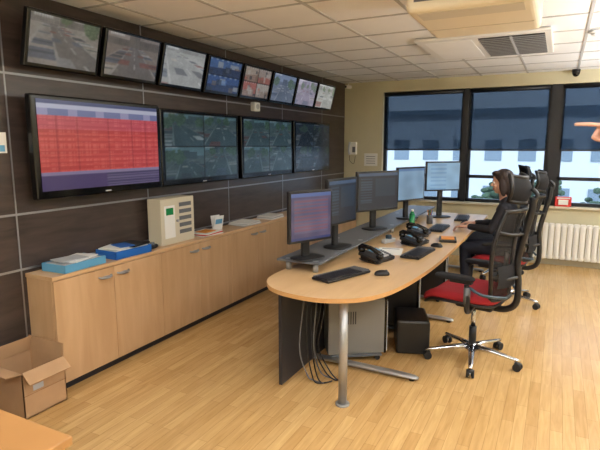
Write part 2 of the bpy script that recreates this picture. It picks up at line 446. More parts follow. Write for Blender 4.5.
# things on the cabinets
b=B(); b.bb(-3.08,-2.93,3.19,3.62,.803,1.20,M_beige,.006)
for k in range(5):
    z=1.12-k*.06; b.bb(-2.931,-2.928,3.42,3.58,z,z+.035,M_grey)
b.bb(-2.931,-2.927,3.23,3.36,.86,1.14,M_paper); b.bb(-2.929,-2.925,3.25,3.34,1.06,1.12,M_green)
b.cyl((-2.93,3.39,1.0),(-2.915,3.39,1.0),.012,M_silver)
b.obj('key_cabinet')
def tray(cx,cy,w,l,h,m,yaw,papers):
    b=B(); b.box((0,0,.004),(w,l,.008),m,bev=.002)
    for sx in(-1,1): b.box((sx*(w/2-.003),0,h/2),(.006,l,h),m,bev=.001)
    for sy in(-1,1): b.box((0,sy*(l/2-.003),h/2),(w,.006,h),m,bev=.001)
    for k in range(papers): b.box((0,0,.014+k*.011),(w-.03,l-.04,.010),M_paper if k%3 else M_lgrey,R=Rz(random.uniform(-2,2)))
    return b,TR(cx,cy,.803,yaw)
q,T=tray(-2.99,2.37,.22,.36,.055,M_lblue,3,4)
q.box((.0,.02,.060),(.17,.26,.008),M_paper,R=Rz(14)); q.box((.0,-.04,.067),(.15,.2,.006),M_lgrey,R=Rz(-9)); q.obj('document_tray',T)
q,T=tray(-2.99,2.83,.22,.36,.06,M_blue,-2,5)
q.box((.01,.07,.075),(.2,.2,.012),M_black,R=Rz(12)); q.box((0,-.08,.072),(.19,.18,.008),M_paper,R=Rz(20)); q.box((.02,-.03,.081),(.16,.12,.006),M_blue,R=Rz(-15)); q.obj('document_tray',T)
b=B(); b.pad((.10,.13,.03),M_black); b.cyl((.02,0,.02),(.02,0,.05),.02,M_grey); b.obj('stapler_dish',TR(-2.98,3.10,.803,10))
b=B()
for k in range(3): b.box((.0,0,.005+.009*k),(.2,.28,.008),M_paper if k!=1 else M_redp,R=Rz(6*k-6))
b.box((0,.0,.03),(.12,.16,.006),M_orange); b.obj('leaflet_stack',TR(-2.98,3.85,.803))
b=B(); b.box((0,0,.075),(.004,.12,.15),M_paper,R=Ry(-12)); b.box((.035,0,.075),(.004,.12,.15),M_paper,R=Ry(12)); b.box((.039,0,.09),(.003,.09,.05),M_lblue,R=Ry(12)); b.obj('tent_card',TR(-3.04,4.10,.803,-10))
b=B()
for k in range(4): b.box((0,0,.004+.008*k),(.22,.3,.007),M_paper if k%2 else M_lgrey,R=Rz(5*k-8))
b.obj('paper_stack',TR(-2.99,4.55,.803))
b=B()
for k in range(3): b.box((0,0,.006+.012*k),(.2,.3,.011),M_lgrey if k%2 else M_white,R=Rz(3*k))
b.obj('binder_stack',TR(-2.99,5.1,.803))
b=B(); b.bb(XL,XL+.006,1.80,2.045,1.60,1.73,M_white,.002); b.bb(XL+.006,XL+.007,1.82,2.03,1.61,1.65,M_lblue); b.obj('wall_sign')
b=B(); b.bb(XL,XL+.06,4.93,5.05,2.03,2.13,M_white,.01); b.cyl((XL+.06,4.99,2.08),(XL+.064,4.99,2.08),.03,M_lgrey); b.obj('wall_sensor')

# ---------------------------------------------------------------- cardboard box
b=B(); bx0,bx1,by0,by1=-3.11,-2.77,1.77,2.065
t=.006
b.bb(bx0,bx1,by0,by1,0,.008,M_card)
b.bb(bx0,bx0+t,by0,by1,0,.29,M_card); b.bb(bx1-t,bx1,by0,by1,0,.29,M_card)
b.bb(bx0,bx1,by0,by0+t,0,.29,M_card); b.bb(bx0,bx1,by1-t,by1,0,.29,M_card)
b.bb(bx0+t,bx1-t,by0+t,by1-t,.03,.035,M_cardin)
b.box(((bx0+bx1)/2,by1-.005,.335),(bx1-bx0,.005,.10),M_card,R=Rx(-4))
b.box((bx0+.02,(by0+by1)/2,.335),(.005,by1-by0,.10),M_card,R=Ry(12))
b.box((bx1+.03,(by0+by1)/2,.268),(.005,by1-by0-.01,.09),M_card,R=Ry(-48))
b.box(((bx0+bx1)/2,by0-.045,.30),(bx1-bx0-.01,.10,.005),M_card,R=Rx(-8))
b.bb(bx1,bx1+.001,by0,by1,.145,.15,M_cardin)
b.box((bx1+.001,by0+.1,.18),(.002,.07,.035),M_lgrey)
b.obj('cardboard_box')

# ---------------------------------------------------------------- foreground desk corner
b=B(); b.bb(-3.0,-1.31,-.1,.985,.71,.74,M_edged,.004)
b.bb(-2.95,-2.91,-.05,.93,0,.71,M_dark,.003); b.bb(-1.42,-1.38,-.05,.93,0,.71,M_dark,.003); b.bb(-2.91,-1.42,.80,.82,.25,.71,M_dark)
b.obj('corner_desk')

# ---------------------------------------------------------------- main desk
pts=[(-1.76,7.0),(-1.76,5),(-1.76,3.25),(-1.755,3.03),(-1.73,2.90),(-1.66,2.79),(-1.56,2.71),(-1.42,2.665),(-1.26,2.655),(-1.11,2.70),(-.99,2.80),(-.91,2.95),(-.86,3.15),(-.82,3.45),(-.79,3.9),(-.78,4.5),(-.78,7.0)]
sm=catmull([Vector((p[0],p[1],0)) for p in pts],5)
b=B(); b.prism([(p.x,p.y) for p in sm],.712,.74,M_desk,M_edge)
b.bb(-1.60,-1.575,2.82,6.9,.03,.712,M_dark,.003)
b.cyl((-1.13,2.82,.008),(-1.13,2.82,.712),.028,M_silver); b.cyl((-1.13,2.82,0),(-1.13,2.82,.012),.045,M_silver); b.cyl((-1.13,2.82,.70),(-1.13,2.82,.712),.05,M_silver)
for y in (3.36,4.70,5.95,6.85):
    b.loft([((-1.60,y,.035),.03,.018),((-1.2,y,.032),.032,.018),((-.9,y,.028),.034,.016),((-.80,y,.025),.03,.014),((-.775,y,.022),.018,.008)],(0,1,0),M_silver)
    b.cyl((-.82,y,0),(-.82,y,.02),.02,M_rubber)
    if y>4: b.box((-1.40,y,.37),(.09,.05,.685),M_silver,bev=.012)
b.obj('control_desk')
b=B(); b.bb(-1.81,-1.46,3.17,6.95,.806,.822,M_grey,.003)
for y in (3.22,4.15,5.1,6.05,6.9):
    for x in(-1.735,-1.515):
        b.cyl((x,y,.741),(x,y,.806),.021,M_silver); b.cyl((x,y,.806),(x,y,.8225),.023,M_silver)
b.obj('monitor_shelf')

# ---------------------------------------------------------------- desk monitors
def monitor(x,y,yaw,w,h,zb,fn,base=.823,m=None,bez=.018,fr=None):
    fr=fr or M_black
    b=B(); zc=zb+h/2-base
    b.box((-.012,0,zc),(.03,w,h),fr,bev=.006)
    b.box((-.035,0,zc),(.035,w*.75,h*.7),fr,bev=.012)
    b.box((-.07,0,(zc)/2+.01),(.03,.07,zc),fr,bev=.008)
    b.pad((.19,.26,.016),fr,Matrix.Translation((-.04,0,0)),ex=3)
    o=b.obj('desk_monitor',TR(x,y,base,yaw))
    make_screen(o,.0045,w-2*bez,h-2*bez,zc,fn,60,44,m=m)
def desk1(u,v):
    if v>.93: return (84,100,146)
    if v<.06: return (52,60,104)
    c=mixc((62,62,92),(98,84,106),.5+nz(u,v,3,3))
    if .08<u<.92 and .15<v<.88:
        c=mixc(c,(148,84,90),.45) if int(v*26)%2 else mixc(c,(110,120,150),.25)
    return c
def desk_dark(u,v):
    c=(26,36,50) if v<.93 else (60,76,100)
    if .06<u<.35 and .2<v<.85 and int(v*28)%2: c=(44,62,80)
    if .42<u<.94 and .35<v<.85: c=(32,48,64)
    return c
def desk_light(u,v): return tuple(x*(1+.15*nz(u,v,3,9)) for x in ((112,142,168) if v<.92 else (80,110,150)))
def desk_light2(u,v): return tuple(x*(1+.12*nz(u,v,3,2)) for x in ((126,160,188) if not(.1<u<.6 and int(v*20)%3==0) else (106,142,176)))
monitor(-1.57,3.26,-24,.41,.375,.955,desk1)
monitor(-1.53,3.76,-8,.46,.37,1.02,desk_dark)
monitor(-1.56,4.75,-30,.54,.39,1.01,desk_dark)
monitor(-1.46,5.62,-24,.48,.38,1.03,desk_light)
monitor(-1.28,6.48,-50,.48,.37,1.08,desk_light2,base=.741)

def keyboard(x,y,yaw,z=.741,mm=None):
    mm=mm or M_black
    b=B(); b.box((0,0,.011),(.16,.44,.018),mm,bev=.005)
    for r in range(6):
        for c in range(21):
            if (r==5 and 4<c<9): continue
            b.box((-.062+r*.0245,-.205+c*.0205,.024),(.019,.0165,.009),M_grey if (c>16 and r>0) or r==0 else M_dark,bev=0)
    b.box((.0605,-.07,.024),(.019,.10,.009),M_dark)
    b.obj('keyboard',TR(x,y,z,yaw))
def mouse(x,y,yaw):
    b=B(); b.pad((.11,.062,.034),M_black,ex=2.4,prof=[(0,.8),(0,.97),(.25,1),(.6,.9),(.85,.68),(1,.38),(1.03,.12)])
    b.cyl((-.03,-.004,.028),(-.03,.004,.028),.010,M_grey); b.obj('computer_mouse',TR(x,y,.741,yaw))
def phone(x,y,yaw,z=.744):
    b=B()
    T=Ry(14)
    b.box((0,0,.038),(.20,.24,.03),M_black,R=T,bev=.008)
    b.box((-.05,0,.022),(.08,.2,.04),M_black,bev=.006)
    b.box((-.045,.035,.067),(.055,.13,.006),M_grey,R=T); b.box((-.045,.035,.071),(.045,.11,.003),M_lblue,R=T)
    for r in range(4):
        for c in range(3): b.box((.0+r*.023,-.0+c*.026,.058-.0057*r),(.015,.019,.012),M_lgrey,R=T,bev=.002)
    for r in range(5): b.box((-.02+r*.02,.095,.061-.005*r),(.011,.02,.01),M_grey,R=T)
    b.tube([(-.10,-.085,.10),(-.08,-.085,.118),(0,-.085,.112),(.08,-.085,.078),(.10,-.085,.058)],[.024,.02,.016,.02,.024],M_blackg,seg=14)
    b.ell((-.085,-.085,.088),(.03,.028,.026),M_blackg); b.ell((.085,-.085,.055),(.03,.028,.026),M_blackg)
    b.tube([(.09,-.1,.05),(.12,-.12,.02),(.10,-.135,.008),(.03,-.14,.008),(-.04,-.13,.012),(-.09,-.11,.02)],.004,M_black,smoothn=6,seg=6)
    b.obj('desk_phone',TR(x,y,z,yaw))
keyboard(-1.30,3.20,-20); mouse(-1.06,3.36,-150)
phone(-1.24,3.78,-15); phone(-1.14,4.58,-10); phone(-1.22,5.08,0)
keyboard(-1.0,4.16,-5); mouse(-.93,4.55,170); mouse(-.92,6.05,180); keyboard(-1.02,6.45,5); keyboard(-1.12,5.55,0)
b=B(); b.cyl((0,0,0),(0,0,.17),.03,M_green); b.cyl((0,0,.17),(0,0,.21),.03,M_green,.012); b.cyl((0,0,.21),(0,0,.23),.014,M_white); b.obj('water_bottle',TR(-1.36,5.32,.741))
b=B()
b.cyl((0,0,0),(0,0,.10),.036,M_grey)
for k in range(5): b.cyl((.01*math.cos(k),.01*math.sin(k),.05),(.03*math.cos(k*1.3),.03*math.sin(k*1.3),.16),.004,[M_blue,M_redp,M_black,M_orange,M_green][k],seg=8)
b.obj('pen_cup',TR(-1.3,5.9,.741))
b=B(); b.box((0,0,.001),(.21,.297,.002),M_paper); b.box((0,.1,.0025),(.15,.02,.001),M_grey); b.obj('paper_sheet',TR(-1.25,4.17,.741,12))
b=B(); b.box((0,0,.012),(.16,.22,.024),M_black,bev=.004); b.box((0,0,.027),(.12,.15,.006),M_orange); b.obj('notebook',TR(-.90,4.90,.741,12))
b=B(); b.box((0,0,.02),(.05,.16,.04),M_lgrey,bev=.008); b.box((0,0,.05),(.045,.05,.05),M_teal,bev=.01); b.obj('tape_dispenser',TR(-1.38,4.55,.741,-20))

# PC towers
def tower(x,y,yaw,z,body,name='computer_tower',hh=.43):
    b=B(); b.box((0,0,.225),(.44,.19,.43),body,bev=.006)
    b.box((.228,0,.225),(.022,.195,.44),M_blackg,bev=.009,seg=3)
    b.box((.241,.0,.30),(.004,.15,.035),M_grey); b.box((.241,0,.35),(.004,.15,.035),M_grey)
    b.box((.241,-.075,.22),(.008,.03,.40),M_lgrey,bev=.003); b.box((.241,.075,.22),(.008,.03,.40),M_lgrey,bev=.003)
    b.cyl((.24,0,.22),(.245,0,.22),.014,M_silver)
    for k in range(6): b.box((-.10+k*.018,-.0955,.30),(.008,.002,.10),M_black)
    b.box((0,0,-.001),(.40,.22,.018),M_grey,bev=.004)
    for sx in(-1,1):
        for sy in(-1,1): b.cyl((sx*.17,sy*.085-.008,-.028),(sx*.17,sy*.085+.008,-.028),.02,M_rubber)
    b.obj(name,TR(x,y,z,yaw))
tower(-1.34,3.56,34,.049,M_pc); tower(-1.25,4.28,12,.049,M_black); tower(-1.22,5.35,5,.049,M_black)
b=B()
b.box((0,0,.14),(.26,.36,.28),M_black,bev=.02)
b.box((.128,0,.14),(.01,.28,.22),M_dark,bev=.004)
b.obj('ups_battery_unit',TR(-.99,3.97,0,20))
b=B()
for k in range(6):
    x=-1.50+.02*k; y=2.98+.03*k
    b.tube([(x-.02,y+.1,.70),(x,y,.5),(x+.03*math.sin(k),y-.04,.25),(x+.03,y+.02,.05),(x+.07+.012*k,y+.04*math.cos(k*2),.012),(x+.15,y+.03,.012)],.005,M_black if k%3 else M_grey,smoothn=6,seg=6)
b.obj('cable_bundle')

# ---------------------------------------------------------------- ergonomic chairs
def chair(x,y,yaw,base_rot=0,seatm=None,lift=0):
    seatm=seatm or M_red
    b=B(); K=1.07
    b.cyl((0,0,.075),(0,0,.135),.04,M_chrome,.032)
    for k in range(5):
        a=math.radians(base_rot)+k*2*PI/5; d=Vector((math.cos(a),math.sin(a),0)); s=(-d.y,d.x,0)
        b.loft([(d*.02+Vector((0,0,.108)),.03,.024),(d*.15*K+Vector((0,0,.10)),.022,.017),(d*.29*K+Vector((0,0,.082)),.017,.013),(d*.335*K+Vector((0,0,.076)),.013,.011)],s,M_chrome,12)
        c=d*.32*K; sv=Vector(s)
        b.cyl(c+Vector((0,0,.04)),c+Vector((0,0,.085)),.008,M_chrome)
        for sg in(-1,1): b.cyl(c+sv*sg*.010+Vector((0,0,.030)),c+sv*sg*.028+Vector((0,0,.030)),.030,M_rubber)
        b.cyl(c-sv*.010+Vector((0,0,.03)),c+sv*.010+Vector((0,0,.03)),.020,M_chrome)
        b.ell(c+Vector((0,0,.053)),(.026,.026,.015),M_black,seg=12)
    b.cyl((0,0,.12),(0,0,.27),.028,M_black); b.cyl((0,0,.27),(0,0,.39),.018,M_chrome)
    b.box((-.02,0,.405),(.28,.18,.055),M_black,bev=.018,seg=3)
    b.cyl((.02,-.09,.40),(.02,-.22,.395),.007,M_chrome); b.ell((.02,-.23,.395),(.014,.03,.01),M_black,seg=10)
    def wf(v):
        v=v.copy()
        if v.x>.12: v.z-=.9*(v.x-.12)**2*3
        v.z+=.35*v.y*v.y; return v
    b.pad((.55,.53,.03),M_black,Matrix.Translation((.07,0,.425)),ex=4,deform=wf)
    b.pad((.56,.54,.07),seatm,Matrix.Translation((.07,0,.445)),ex=4,deform=wf,seg=40)
    def X(t): return -.225-.02*math.cos(t*PI*1.5)-.095*t
    def Bk(u,v,off=0):
        s_=u*2-1; w=.19+.055*math.sin(PI*min(1,v*1.05))**.8
        return Vector((X(v)+.07*s_*s_+off,s_*w,.50+.65*v))
    b.grid(lambda u,v:Bk(u,v),20,28,M_meshfab)
    loop=[Bk(0,v/14) for v in range(15)]+[Bk(u/8,1) for u in range(1,8)]+[Bk(1,1-v/14) for v in range(15)]+[Bk(1-u/8,0) for u in range(1,8)]
    b.tube(loop,.015,M_black,closed=True,seg=10)
    b.grid(lambda u,v:Bk(.06+.88*u,.14+.26*v,-.018-.012*math.sin(PI*v)),16,6,M_blackfab)
    sp=[(-.08,0,.40),(-.22,0,.40),(-.30,0,.46),(-.31,0,.60),(-.295,0,.78),(-.33,0,.98),(-.365,0,1.14),(-.37,0,1.24)]
    b.tube(sp,.024,M_black,smoothn=5,seg=12)
    for z in (.66,.98):
        v=(z-.50)/.65
        for sg in (0,1): b.tube([(-.31 if z<.8 else -.33,0,z),tuple(Bk(.25+.5*sg,v,-.02)),tuple(Bk(sg,v+.04))],.012,M_black,smoothn=5,seg=8)
    def Hd(u,v,off=0):
        s_=u*2-1; w=.16-.03*abs(v*2-1)**2
        return Vector((-.315-.03*math.sin(v*PI)+.075*s_*s_+off,s_*w,1.20+.175*v+.02*s_*s_))
    b.grid(lambda u,v:Hd(u,v,.006),14,8,M_blackfab); b.grid(lambda u,v:Hd(u,v,-.006),14,8,M_blackfab)
    loop=[Hd(0,v/6) for v in range(7)]+[Hd(u/10,1) for u in range(1,10)]+[Hd(1,1-v/6) for v in range(7)]+[Hd(1-u/10,0) for u in range(1,10)]
    b.tube(loop,.015,M_black,closed=True,seg=8)
    b.tube([(-.37,0,1.2),(-.395,0,1.26),(-.355,0,1.30)],.016,M_black,smoothn=4,seg=8)
    for sg in(-1,1):
        yy=sg*.29
        b.tube([(-.02,sg*.08,.405),(-.04,sg*.22,.405),(-.05,yy,.43),(-.05,yy+.005*sg,.52),(-.04,yy,.62)],.019,M_black,smoothn=5,seg=10)
        b.cyl((-.045,yy,.47),(-.045,yy,.60),.024,M_grey)
        b.box((-.0,yy,.635),(.16,.05,.02),M_black,bev=.006)
        b.pad((.29,.095,.032),M_blackfab,Matrix.Translation((.05,yy,.645)),ex=3)
        b.tube([(-.06,yy,.60),(-.16,yy,.56),(-.27,sg*.12,.52)],.011,M_teal,smoothn=5,seg=8)
    if lift:
        for v in b.bm.verts:
            if v.co.z>.33: v.co.z+=lift
    return b.obj('office_chair',TR(x,y,0,yaw))
chair(-.50,3.93,168,-251,lift=.05)
chair(-.42,5.60,176,20)
chair(-.62,6.75,200,50,M_blackfab)

# ---------------------------------------------------------------- people
def seg_dist(p,a,b_):
    ab=b_-a; t=max(0,min(1,(p-a).dot(ab)/ab.length_squared)); return (p-(a+ab*t)).length
def hand(wrist,d,n,sign,curls,skin,thumb=(.9,.3),k=1.0,vox=.0036,fore=None):
    d=Vector(d).normalized(); n=Vector(n); n=(n-d*n.dot(d)).normalized(); l=d.cross(n)*sign
    W=Vector(wrist); b=B()
    P=lambda a,c,e=0: W+(d*a+l*c+n*e)*k
    b.loft([(P(-.03,0),.026*k,.018*k),(P(0,0),.027*k,.017*k),(P(.03,.002),.036*k,.016*k),(P(.065,0),.041*k,.014*k),(P(.09,0),.040*k,.012*k),(P(.097,0),.034*k,.008*k)],l,skin,16)
    if fore: b.loft([(Vector(fore),.034*k,.032*k),(P(-.03,0),.027*k,.02*k),(P(0,0),.026*k,.017*k)],l,skin,16)
    offs=[.030,.010,-.010,-.029]; st=[.090,.094,.090,.082]; Ls=[(.043,.026,.021),(.047,.029,.022),(.043,.027,.021),(.034,.021,.018)]
    for i in range(4):
        p=P(st[i],offs[i]); th=0; base=P(st[i]-.03,offs[i]*.9)
        pts=[(base,.008*k,.008*k),(p,.0092*k,.0092*k)]; rad=.0088
        for j in range(3):
            th+=math.radians(curls[i][j]); dr=d*math.cos(th)+n*math.sin(th)+l*(offs[i]*1.2 if j==0 and curls[i][0]<40 else 0)
            p2=p+dr*Ls[i][j]*k; mid=(p+p2)/2
            pts.append((mid,rad*.96*k,rad*.96*k)); rad-=.0007; pts.append((p2,rad*k,rad*k)); 
            b.ell(p2,(rad*k,)*3,skin,seg=10); p=p2
        for a in range(0,len(pts)-1): b.cyl(pts[a][0],pts[a+1][0],pts[a][1],skin,pts[a+1][1],seg=12)
        b.ell(pts[1][0],(pts[1][1],)*3,skin,seg=10)
    p=P(.022,.024,.004); dr=(d*thumb[0]*.75+l*.66+n*thumb[1]*.5).normalized()
    r=.0125
    for L_,turn in ((.036,0),(.030,.35),(.024,.3)):
        dr=(dr+d*turn-l*turn*.3+n*thumb[1]*.3).normalized(); p2=p+dr*L_*k
        b.cyl(p,p2,r*k,skin,(r-.0015)*k,seg=12); b.ell(p,(r*k,)*3,skin,seg=10); r-=.0015; b.ell(p2,(r*k,)*3,skin,seg=10); p=p2
    return remesh(b,vox,3)
def head_into(b,M,skin,hairm,long):
    q=B()
    q.ell((-.01,0,.028),(.094,.075,.092),skin); q.ell((.028,0,-.028),(.062,.060,.088),skin); q.ell((.038,0,-.090),(.044,.040,.028),skin)
    q.ell((.097,0,-.022),(.017,.013,.014),skin,seg=12); q.cyl((.082,0,.012),(.102,0,-.02),.007,skin,.011,seg=10)
    for s in(-1,1):
        q.ell((-.005,s*.076,-.008),(.018,.009,.030),skin,R=Rz(s*15),seg=12)
        q.ell((.078,s*.030,.020),(.014,.022,.006),skin,seg=10); q.ell((.066,s*.036,-.03),(.02,.018,.02),skin,seg=10)
    q.ell((.088,0,-.060),(.011,.022,.0055),skin,seg=12); q.ell((.086,0,-.069),(.011,.018,.006),skin,seg=12)
    q.cyl((-.015,0,-.19),(-.008,0,-.03),.055,skin,.052)
    me=remesh(q,.0045,2)
    b.addmesh(me,lambda c:M_lip if (c.x>.085 and abs(c.y)<.024 and -.076<c.z<-.054) else skin,M)
    for s in(-1,1):
        b.ell(M@Vector((.0755,s*.030,.003)),(.0125,)*3,M_eye,seg=12); b.ell(M@Vector((.0855,s*.030,.003)),(.0052,)*3,M_iris,seg=10)
        b.merge(*_eb(s,M,hairm))
    q=B()
    q.ell((-.024,0,.042),(.100,.086,.092),hairm); q.ell((-.045,0,0),(.072,.084,.085),hairm)
    q.ell((.045,.02,.095),(.045,.055,.028),hairm)
    if long:
        q.ell((-.058,0,-.06),(.055,.082,.12),hairm); q.ell((-.07,0,-.15),(.040,.075,.09),hairm)
        for s in(-1,1): q.ell((-.005,s*.074,-.05),(.036,.018,.10),hairm)
    me=remesh(q,.006,3)
    b.addmesh(me,lambda c:hairm,M)
def _eb(s,M,hm):
    tb=bmesh.new(); bmesh.ops.create_cube(tb,size=1); bmesh.ops.scale(tb,vec=(.006,.032,.005),verts=tb.verts)
    return tb,hm,M@Matrix.Translation((.087,s*.032,.026))@Rx(-s*6)
def human(name,J,top,leg,skin,hairm,long,headM,M,hands,shoe=None,female=False):
    V={k:Vector(v) for k,v in J.items()}
    q=B(); w=.92 if female else 1
    q.loft([(V['pelvis']-Vector((0,0,.07)),.10*w,.09),(V['pelvis'],.165*w,.125),(V['waist'],.135*w,.105),(V['chest'],.160*w,.118),(V['upper'],.172*w,.100),(V['upper']+Vector((0,0,.06)),.11*w,.075),(V['neck'],.056,.056)],(0,1,0),M_skin,24)
    segs=[(V['pelvis'],V['chest'],'top'),(V['chest'],V['upper'],'top'),(V['upper']+Vector((0,0,.05)),V['neck'],'top')]
    for s in('l','r'):
        a,k,f=V['hip_'+s],V['knee_'+s],V['ank_'+s]
        q.loft([(a,.088,.088),(a.lerp(k,.4),.082,.082),(k-(k-a)*.05,.062,.062)],(0,1,0),M_skin); q.ell(a,(.09,.09,.09),M_skin); q.ell(k,(.062,)*3,M_skin)
        q.loft([(k,.060,.060),(k.lerp(f,.35),.058,.060),(f,.044,.046)],(0,1,0),M_skin)
        segs+=[(a,k,'leg'),(k,f,'leg')]
        sh,el,wr=V['sho_'+s],V['elb_'+s],V['wri_'+s]
        q.ell(sh,(.060,.06,.06),M_skin); q.loft([(sh,.056,.056),(sh.lerp(el,.4),.050,.052),(el,.042,.042)],(0,0,1) if abs((el-sh).normalized().z)<.8 else (0,1,0),M_skin); q.ell(el,(.042,)*3,M_skin)
        q.loft([(el,.042,.042),(el.lerp(wr,.3),.043,.043),(wr,.031,.031)],(0,0,1),M_skin)
        q.cyl(V['upper']+Vector((0,0,.03)),sh,.055,M_skin,.055)
        segs+=[(sh,el,'top'),(el,wr,'top')]
    me=remesh(q,.009,5)
    cm={'top':top,'leg':leg}
    def mf(c):
        best=min(segs,key=lambda s:seg_dist(c,s[0],s[1])); 
        if c.z<V['pelvis'].z-.04 and best[2]=='top': return leg
        return cm[best[2]]
    b=B(); b.addmesh(me,mf)
    for s in('l','r'):
        f=V['ank_'+s]; t=V['toe_'+s]; sh=shoe or M_black
        b.loft([(Vector((f.x-.06,f.y,.045)),.028,.032),(Vector((f.x-.02,f.y,.05)),.036,.048),(Vector((f.x+.06,f.y,.042)),.040,.040),(Vector((t.x-.03,t.y,.03)),.044,.028),(Vector((t.x+.03,t.y,.024)),.030,.018)],(0,1,0),sh)
        b.cyl((f.x,f.y,.05),(f.x,f.y,.11),.036,M_black,.036)
    for hm in hands: b.addmesh(hm,lambda c:skin)
    head_into(b,headM,skin,hairm,long)
    return b.obj(name,M)
relaxed=[(12,18,12),(14,20,14),(16,22,15),(20,24,16)]
typing=[(20,30,15),(22,32,16),(24,32,18),(26,34,18)]
point=[(2,4,3),(72,88,55),(78,90,58),(82,88,55)]
J=dict(pelvis=(0,0,.60),waist=(.01,0,.73),chest=(.03,0,.89),upper=(.06,0,1.01),neck=(.09,0,1.11),
  hip_l=(.03,.095,.585),hip_r=(.03,-.095,.585),knee_l=(.43,.12,.57),knee_r=(.43,-.12,.57),ank_l=(.40,.12,.11),ank_r=(.44,-.12,.11),toe_l=(.53,.13,.03),toe_r=(.57,-.13,.03),
  sho_l=(.06,.185,1.01),sho_r=(.06,-.185,1.01),elb_l=(.16,.23,.80),elb_r=(.16,-.23,.80),wri_l=(.40,.15,.805),wri_r=(.40,-.15,.805))
hl=hand((.405,.15,.805),(1,-.15,-.02),(0,0,-1),-1,typing,M_skin); hr=hand((.405,-.15,.805),(1,.15,-.02),(0,0,-1),1,typing,M_skin)
human('seated_operator',J,M_jacket,M_trous,M_skin,M_hair,True,Matrix.Translation((.12,0,1.275))@Rz(10)@Ry(8),TR(-.39,5.60,0,176),[hl,hr],female=True)
J=dict(pelvis=(0,0,.98),waist=(0,0,1.12),chest=(.01,0,1.30),upper=(.01,0,1.43),neck=(.02,0,1.54),
  hip_l=(0,.095,.94),hip_r=(0,-.095,.94),knee_l=(.03,.12,.52),knee_r=(.01,-.12,.52),ank_l=(.0,.13,.11),ank_r=(-.03,-.13,.11),toe_l=(.15,.15,.03),toe_r=(.12,-.15,.03),
  sho_l=(.0,.20,1.44),sho_r=(.03,-.20,1.45),elb_l=(-.03,.27,1.17),elb_r=(.26,-.20,1.56),wri_l=(.10,.27,.95),wri_r=(.44,-.135,1.685))
hl=hand((.10,.27,.94),(.25,0,-1),(0,-1,0),1,relaxed,M_skin)
hr=hand((.50,-.11,1.705),(1,.05,.12),(0,.35,-.94),1,point,M_skin,thumb=(1,.5),vox=.003,fore=(.42,-.137,1.68))
human('standing_colleague',J,M_shirt,M_trous,M_skin,M_hair2,False,Matrix.Translation((.05,0,1.69)),TR(.725,2.22,0,180),[hl,hr])

# ---------------------------------------------------------------- back wall things
b=B(); n=22; x0=-.62; pw=.075; ry=YB-.125
for k in range(n):
    x=x0+k*pw
    b.box((x,ry,.35),(pw-.008,.05,.50),M_white,bev=.012)
    b.box((x,ry-.027,.35),(.03,.012,.44),M_white,bev=.005)
b.cyl((x0-.03,ry,.57),(x0+n*pw-.03,ry,.57),.018,M_white); b.cyl((x0-.03,ry,.13),(x0+n*pw-.03,ry,.13),.018,M_white)
b.cyl((x0-.05,ry,.57),(x0-.05,ry,0),.01,M_white)
for xx in (x0+.15,x0+1.35): b.box((xx,ry,.055),(.03,.05,.11),M_white,bev=.004)
b.obj('radiator')
b=B(); b.box((0,0,.065),(.20,.09,.13),M_redp,bev=.003); b.box((0,-.046,.06),(.12,.004,.07),M_paper); b.box((.0,-.047,.115),(.16,.003,.015),M_paper); b.obj('red_supply_box',TR(.09,YB-.0,Z0+.001,6))
b=B(); b.box((0,0,0),(.13,.05,.20),M_white,bev=.012); b.tube([(-.04,-.045,-.10),(-.055,-.05,-.05),(-.05,-.055,.03),(-.035,-.045,.10)],[.02,.014,.014,.02],M_lgrey,smoothn=0,seg=10)
b.box((.025,-.027,-.02),(.05,.005,.09),M_grey); b.tube([(-.04,-.05,-.11),(-.03,-.05,-.2),(.03,-.03,-.24),(.05,-.02,-.12)],.004,M_black,smoothn=6,seg=6)
b.obj('wall_telephone',TR(-2.98,YB-.026,1.60))
b=B(); b.box((0,0,0),(.22,.012,.20),M_white,bev=.003); b.box((0,-.007,0),(.19,.002,.17),M_paper)
for k in range(4): b.box((0,-.009,.05-k*.035),(.15,.001,.008),M_grey)
b.obj('notice_frame',TR(-2.68,YB-.007,1.42))
b=B(); b.cyl((0,0,0),(0,0,-.05),.05,M_black,.045); b.ell((0,0,-.05),(.042,.042,.04),M_blackg); b.obj('dome_camera',TR(.12,YB-.09,H-.006))
b=B(); b.box((0,0,0),(.05,.10,.05),M_white,bev=.01); b.cyl((0,-.05,0),(0,-.06,0),.018,M_black); b.cyl((0,.0,.02),(0,0,.07),.01,M_white); b.obj('bullet_camera',TR(-3.0,7.55,H-.08,-30))
for (x,y) in ((-.86,4.45),(.20,5.2)):
    b=B(); b.cyl((0,0,0),(0,0,-.018),.055,M_white,.05); b.cyl((0,0,-.018),(0,0,-.04),.03,M_white,.022); b.obj('smoke_detector',TR(x,y,H-.006))
b=B(); b.box((0,0,0),(.68,.80,.23),M_cream,bev=.035,seg=4)
b.bb(-.28,.28,-.36,-.20,-.119,-.114,M_beige); b.bb(-.29,.29,-.406,-.398,-.06,-.03,M_grey)
b.bb(-.31,.31,.10,.108,-.118,-.113,M_beige)
b.obj('ceiling_air_conditioner',TR(-.50,3.36,H-.122))
b=B(); b.box((0,0,0),(1.15,1.15,.03),M_white,bev=.008)
b.bb(-.02,.52,-.50,.5,-.017,-.013,M_dark)
for k in range(12): b.box((.25,-.46+k*.083,-.022),(.54,.03,.006),M_lgrey,R=Rx(25))
b.bb(.24,.26,-.5,.5,-.03,-.02,M_lgrey)
b.bb(-.5,-.08,-.48,.48,-.019,-.012,M_ceil)
b.obj('ceiling_vent_cassette',TR(-.70,5.4,H-.022))

